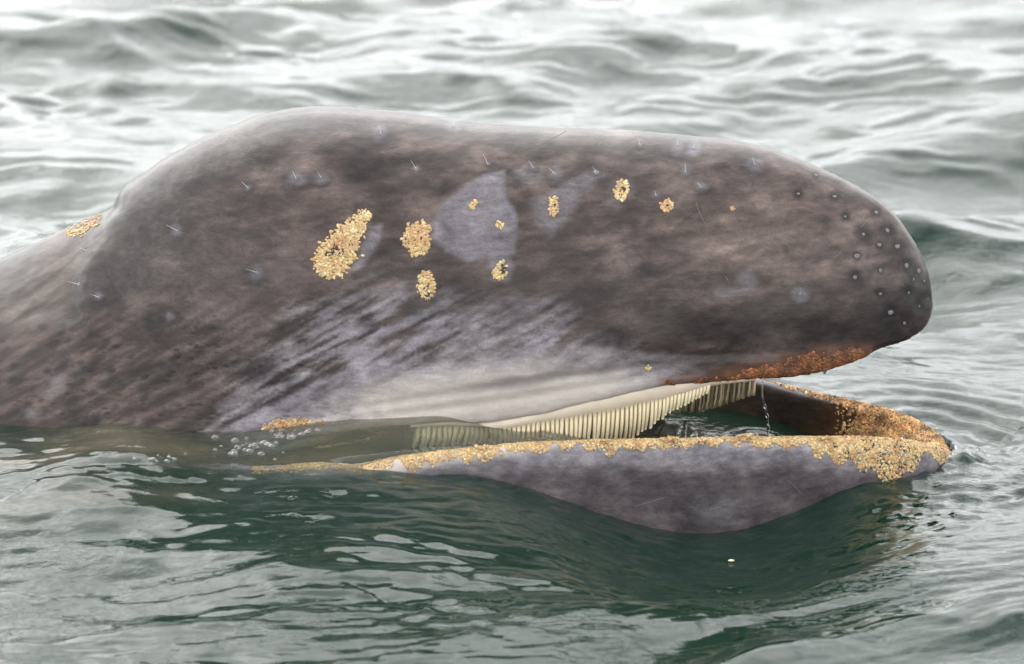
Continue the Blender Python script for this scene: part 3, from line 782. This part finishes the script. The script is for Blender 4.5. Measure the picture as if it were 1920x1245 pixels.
# ---------------------------------------------------------------- parts of the whale: gums, baleen plates, bristles, follicles
def simple(name, col, rough=.45, sss=0.0, noise=0.0, scale=60):
    n = N(name)
    p = n('ShaderNodeBsdfPrincipled', {'Base Color': (*col, 1), 'Roughness': rough, 'Subsurface Weight': sss, 'Subsurface Radius': (.01, .006, .003), 'Subsurface Scale': 1.0})
    if noise:
        tc = n('ShaderNodeTexCoord'); tx = n('ShaderNodeTexNoise', {'Vector': tc.outputs['Object'], 'Scale': scale, 'Detail': 4.0})
        g = n.math('ADD', n.math('MULTIPLY', n.math('SUBTRACT', tx.outputs[0], .5), noise), 1.0)
        vm = n('ShaderNodeVectorMath', {0: tuple(col), 1: g}, operation='MULTIPLY'); n.t.links.new(vm.outputs[0], p.inputs['Base Color'])
        bp = n('ShaderNodeBump', {'Strength': .3, 'Distance': .002, 'Height': tx.outputs[0]}); n.t.links.new(bp.outputs[0], p.inputs['Normal'])
    n.surf(p.outputs[0]); return n.m
GUM = simple('gum_tissue', rgb((214, 200, 180)) * .8, .4, .2, .35, 30)
BALEEN = simple('baleen', rgb((244, 229, 194)) * .85, .4, .2, .25, 90)
HAIR = simple('bristle', rgb((220, 216, 206)), .5)
FOLL = simple('follicle', rgb((176, 174, 180)) * .28, .5)
GTOP = smooth_curve([(760, 812), (900, 800), (1000, 780), (1060, 765), (1100, 754), (1250, 720), (1330, 712), (1420, 708)])
PTOP = smooth_curve([(760, 822), (900, 812), (1010, 797), (1060, 789), (1100, 782), (1150, 774), (1185, 764), (1240, 754), (1265, 745), (1300, 735), (1335, 723), (1420, 712)])
PBOT = smooth_curve([(760, 885), (1000, 868), (1060, 858), (1100, 846), (1160, 828), (1200, 812), (1230, 792), (1250, 777), (1268, 765), (1285, 757), (1310, 744), (1340, 728), (1420, 715)])
def gum_mesh(side):
    V, F = [], []; k = 10; xs = np.linspace(770, 1415, 60)
    for px in xs:
        cy, w = float(CY(px)), float(HW(px))
        ye = smooth(1415, 1330, px) * .012 + .004
        a = at_y(px, float(GTOP(px)) - 4, cy - w); b = at_y(px, float(PTOP(px)) + 3, cy - w + .012)
        zc, h = (a[2] + b[2]) / 2, max((a[2] - b[2]) / 2, .004)
        for j in range(k):
            th = 2 * math.pi * j / k
            wav = .0012 * math.sin(px * .06)
            y_ = cy - w + .020 - (.016 + wav) * math.cos(th) - .004 * math.sin(th)
            z_ = zc + h * math.sin(th) * 1.12
            V.append((a[0], y_ if side < 0 else 2 * cy - y_, z_))
    for i in range(len(xs) - 1):
        for j in range(k):
            q = (i * k + j, i * k + (j + 1) % k, (i + 1) * k + (j + 1) % k, (i + 1) * k + j)
            F.append(q if side < 0 else q[::-1])
    return fast_mesh('gum', V, F)
for sd_ in (-1, 1): link('gum', gum_mesh(sd_), GUM, whale)
def plate_mesh():
    # unit plate: hangs from z=0 to z=-1, outer edge at y=0, reaches y=+1 inwards, a thin blade with a thickened, rounded outer edge
    V, F = [], []; m = 9
    for i in range(m):
        t = i / (m - 1); z = -t
        inner = 1.0 * (1 - t) ** .8 + .04
        th = .54 * (1 - .18 * t)
        out = .10 * math.sin(t * math.pi) - .10 * t
        x0 = -.55 * t * t
        V += [(x0 - th, -out + .07, z), (x0 - th * .55, -out - .03, z), (x0 + th * .55, -out - .03, z), (x0 + th, -out + .07, z), (x0 + .3, -out + inner, z), (x0 - .3, -out + inner, z)]
    k = 6
    for i in range(m - 1):
        for j in range(k):
            a, b = i * k + j, i * k + (j + 1) % k
            F.append((a, b, b + k, a + k))
    F.append((0, 1, 2, 3)); F.append((0, 3, 4, 5)); e = (m - 1) * k; F.append((e + 3, e + 2, e + 1, e)); F.append((e + 5, e + 4, e + 3, e))
    return fast_mesh('baleen_plate', V, F)
PM = plate_mesh(); PM.materials.append(BALEEN)
px = 786.0
while px < 1445:
    pitch = float(np.interp(px, [780, 1150, 1260, 1400], [9.6, 8.6, 7.0, 6.5]))
    cy, w = float(CY(px)), float(HW(px))
    top = at_y(px, float(PTOP(px)), cy - w + .012); bot = at_y(px, float(PBOT(px)), cy - w + .03)
    ln = max(top[2] - bot[2], .006) * rng.uniform(.92, 1.07) + .008
    for sd_ in ((-1, 1) if px < 1332 else (1,)):
        o = bpy.data.objects.new('baleen_plate', PM); COL.objects.link(o); o.parent = whale
        yy = cy - w + .010
        o.location = (top[0], yy if sd_ < 0 else 2 * cy - yy, top[2] + .008)
        if sd_ > 0:                      # the far curtain hangs lower into the mouth
            ln = max(ln, top[2] + .008 - float(np.interp(px, [780, 1150, 1250, 1340, 1440], [.04, .03, -.005, .000, .040])))
        dep = min(.09, ln * 1.3)
        o.scale = (pitch * PXM * (1.0 if sd_ < 0 else 1.7), dep if sd_ < 0 else -dep, ln)
        o.rotation_euler = (R(rng.uniform(-3, 3)), R(rng.uniform(-1.6, 1.6)), R(rng.uniform(-3, 3)))
    px += pitch
def bristle(base, tip, r=.00036):
    base, tip = np.array(base), np.array(tip); d = tip - base; L = np.linalg.norm(d); d /= L
    a = np.cross(d, [.3, 1, .2]); a /= np.linalg.norm(a); b = np.cross(d, a); V, F = [], []
    for i in range(4):
        t = i / 3
        for j in range(5):
            th = 2 * math.pi * j / 5
            V.append(base + d * L * t + b * .0015 * t * t + (a * math.cos(th) + b * math.sin(th)) * r * (1 - .7 * t))
    for i in range(3):
        for j in range(5): F.append((i * 5 + j, i * 5 + (j + 1) % 5, (i + 1) * 5 + (j + 1) % 5, (i + 1) * 5 + j))
    return fast_mesh('bristle', V, F)
def dome():
    V, F = [], []; k = 10
    for i, (r_, z_) in enumerate([(1, -.15), (.85, .22), (.5, .42), (.22, .30)]):
        for j in range(k):
            th = 2 * math.pi * j / k; q = r_ * (1 + .12 * math.sin(3 * th + i)); V.append((q * math.cos(th), q * math.sin(th), z_))
    for i in range(3):
        for j in range(k): F.append((i * k + j, i * k + (j + 1) % k, (i + 1) * k + (j + 1) % k, (i + 1) * k + j))
    V.append((0, 0, .12)); c = len(V) - 1
    for j in range(k): F.append((3 * k + j, 3 * k + (j + 1) % k, c, c))
    return V, F
dv, df = dome()
dm = bpy.data.meshes.new('follicle'); dm.from_pydata(dv, [], [f if f[2] != f[3] else f[:3] for f in df]); dm.materials.append(FOLL)
dm.polygons.foreach_set('use_smooth', np.ones(len(dm.polygons), bool))
def put_follicle(loc, nor, r_):
    o = bpy.data.objects.new('follicle', dm); COL.objects.link(o); o.parent = whale
    o.rotation_euler = nor.to_track_quat('Z', 'Y').to_euler(); o.location = loc; r_ *= rng.uniform(.45, 1.15); o.scale = (r_ * rng.uniform(.7, 1.3), r_ * rng.uniform(.7, 1.1), r_ * .45)
for (bx, by, dx, dy) in HAIRS:
    loc, nor = hit(bx, by)
    if loc is None: continue
    put_follicle(loc, nor, .0032 + .001 * rng.random())
    tip = np.array(loc) + (RIGHT * dx - UP * dy) * .0011 * rng.uniform(.7, 1.15) + np.array(nor) * .006
    link('bristle', bristle(np.array(loc) - np.array(nor) * .001, tip), HAIR, whale)
for (bx, by) in NOSE:
    loc, nor = hit(bx, by)
    if loc is None: continue
    put_follicle(loc, nor, .0040 + .0016 * rng.random())

# ---------------------------------------------------------------- drops, trickle, bubbles
def clear_water():
    n = N('clear_water_drop')
    p = n('ShaderNodeBsdfPrincipled', {'Base Color': (.95, .98, .97, 1), 'Roughness': 0.0, 'IOR': 1.333, 'Transmission Weight': 1.0})
    n.surf(p.outputs[0]); return n.m
DROP = clear_water()
def strand(name, pts, radii, k=8):
    V, F = [], []
    for p, r_ in zip(pts, radii):
        for j in range(k):
            th = 2 * math.pi * j / k; V.append((p[0] + r_ * math.cos(th), p[1] + r_ * math.sin(th), p[2]))
    m = len(pts)
    for i in range(m - 1):
        for j in range(k): F.append((i * k + j, (i + 1) * k + j, (i + 1) * k + (j + 1) % k, i * k + (j + 1) % k))
    return fast_mesh(name, V, F)
def surface_z(x_, y_):
    i = np.clip(np.searchsorted(gx, x_), 1, len(gx) - 1); j = np.clip(np.searchsorted(gy, y_), 1, len(gy) - 1)
    return float(H[j, i])
YT = .05
p0 = at_y(1424, 716, YT); xb = p0[0] + .024
zb = surface_z(xb, YT) - .004
ts = np.linspace(0, 1, 60)
tp = [(p0[0] + (xb - p0[0]) * t + .0016 * math.sin(t * 13), YT + .0015 * math.sin(t * 9 + 1), p0[2] + .03 + (zb - p0[2] - .03) * t) for t in ts]
tr = [.0010 + .0012 * t + .0022 * max(0, math.sin(t * 34 + 2.2 * math.sin(t * 11))) ** 2 * smooth(.25, .6, t) for t in ts]
tag(link('water_trickle', strand('water_trickle', tp, tr), DROP), 'thin beaded trickle of water falling inside the open mouth', 'water trickle')
lp, ln_ = hit(1546, 687)
if lp is not None:
    dp = [(lp.x, lp.y - .004, lp.z + .004 - .018 * t) for t in np.linspace(0, 1, 12)]
    dr = [.0022 + .0034 * math.sin(min(t * 1.15, 1) * math.pi) ** 1.3 if t < .97 else .0006 for t in np.linspace(0, 1, 12)]
    tag(link('water_drop', strand('water_drop', dp, dr, 10), DROP), 'clear water drop hanging from the rust-brown edge of the upper jaw', 'water drop')
def bubble_mesh():
    V, F = [], []; k, m = 14, 7
    for i in range(m):
        a = math.pi / 2 * i / (m - 1) * .97
        for j in range(k):
            th = 2 * math.pi * j / k; V.append((math.cos(a) * math.cos(th), math.cos(a) * math.sin(th), math.sin(a) * .8 - .12))
    for i in range(m - 1):
        for j in range(k): F.append((i * k + j, i * k + (j + 1) % k, (i + 1) * k + (j + 1) % k, (i + 1) * k + j))
    return fast_mesh('bubble', V, F)
def film():
    n = N('bubble_film')
    lw = n('ShaderNodeLayerWeight', {'Blend': .25})
    f = n.math('MULTIPLY', lw.outputs['Facing'], .5)
    f = n.math('ADD', f, .05)
    tr_ = n('ShaderNodeBsdfTransparent', {'Color': (1, 1, 1, 1)}); gl = n('ShaderNodeBsdfGlossy', {'Color': (1, 1, 1, 1), 'Roughness': .02})
    mx = n('ShaderNodeMixShader', {0: f, 1: tr_.outputs[0], 2: gl.outputs[0]})
    n.surf(mx.outputs[0]); return n.m
BM = bubble_mesh(); BM.materials.append(film())
r3 = np.random.default_rng(21)
def bubbles(centres, label, group):
    for (bx, by, sx_, sy_, cnt, rmin, rmax) in centres:
        for i in range(cnt):
            px_, py_ = bx + r3.normal() * sx_, by + r3.normal() * sy_
            P = at_z(px_, py_, .06)
            for _ in range(4): P = at_z(px_, py_, surface_z(P[0], P[1]))
            o = bpy.data.objects.new('bubble', BM); COL.objects.link(o)
            r_ = r3.uniform(rmin, rmax); o.location = (P[0], P[1], surface_z(P[0], P[1])); o.scale = (r_, r_, r_)
            tag(o, label, 'bubble', group)
bubbles([(475, 838, 42, 12, 34, .0025, .0095)], 'clear round bubble in the froth clump beside the mouth corner', 'bubbles in the froth clump')
bubbles([(555, 812, 30, 6, 16, .0022, .007)], 'small clear bubble just under the orange lice at the waterline', 'bubbles under the orange lice')
bubbles([(300, 858, 32, 6, 10, .0025, .007)], 'clear bubble on tan silty water below the whale\'s neck', 'bubbles on the silty water')
bubbles([(852, 777, 1, 1, 1, .009, .010)], 'lone clear bubble against the pale upper lip, away from the baleen', None)
bubbles([(966, 778, 1, 1, 1, .011, .013)], 'lone clear bubble at the upper lip where the gum begins', None)
P = at_z(1371, 1053, 0.0)
for _ in range(8): P = at_z(1371, 1053, .5 * P[2] + .5 * surface_z(P[0], P[1]))
fl_v, fl_f = louse_template(3)
fme = fast_mesh('floating_fleck', fl_v * .0065 + np.array([P[0], P[1], surface_z(P[0], P[1]) + .002]), fl_f)
paint_attr(fme, np.tile(rgb((216, 210, 170)), (len(fl_v), 1)))
tag(link('floating_fleck', fme, LOUSE), 'tiny pale yellow fleck floating on dark water below the lower jaw', 'fleck')

# ---------------------------------------------------------------- healed scratches in the skin
SCR = simple('scratch_scar', rgb((150, 144, 142)) * .5, .5)
for pts in [[(1284, 300), (1286, 316), (1287, 328)], [(1302, 366), (1308, 390), (1318, 412), (1332, 436)], [(1301, 468), (1312, 478), (1322, 490)], [(1356, 512), (1364, 524), (1370, 534)],
            [(976, 284), (1010, 272), (1042, 256), (1062, 246)], [(1612, 428), (1622, 418), (1628, 408)], [(1128, 262), (1122, 276)], [(1560, 485), (1572, 478), (1580, 468)],
            [(1470, 895), (1490, 912), (1508, 930)], [(1190, 950), (1215, 942), (1250, 932)], [(1350, 868), (1366, 884)], [(700, 690), (690, 676)]]:
    q = []
    for (a_, b_) in zip(pts[:-1], pts[1:]):
        for t in np.linspace(0, 1, 6, endpoint=False): q.append((a_[0] + (b_[0] - a_[0]) * t, a_[1] + (b_[1] - a_[1]) * t))
    q.append(pts[-1]); V, F = [], []
    ok = []
    for p in q:
        l_, n_ = hit(*p)
        if l_ is not None: ok.append((np.array(l_), np.array(n_)))
    for i, (l_, n_) in enumerate(ok):
        d = ok[min(i + 1, len(ok) - 1)][0] - ok[max(i - 1, 0)][0]; sd2 = np.cross(d, n_); sd2 /= np.linalg.norm(sd2) + 1e-9
        wd = .0009 * math.sin(math.pi * (i + .4) / len(ok)) ** .6 * rng.uniform(.5, 1.1)
        V += [l_ + sd2 * wd - n_ * .0006, l_ + n_ * .0007, l_ - sd2 * wd - n_ * .0006]
    for i in range(len(ok) - 1):
        F += [(i * 3, i * 3 + 1, i * 3 + 4, i * 3 + 3), (i * 3 + 1, i * 3 + 2, i * 3 + 5, i * 3 + 4)]
    link('scratch', fast_mesh('scratch', V, F), SCR, whale)
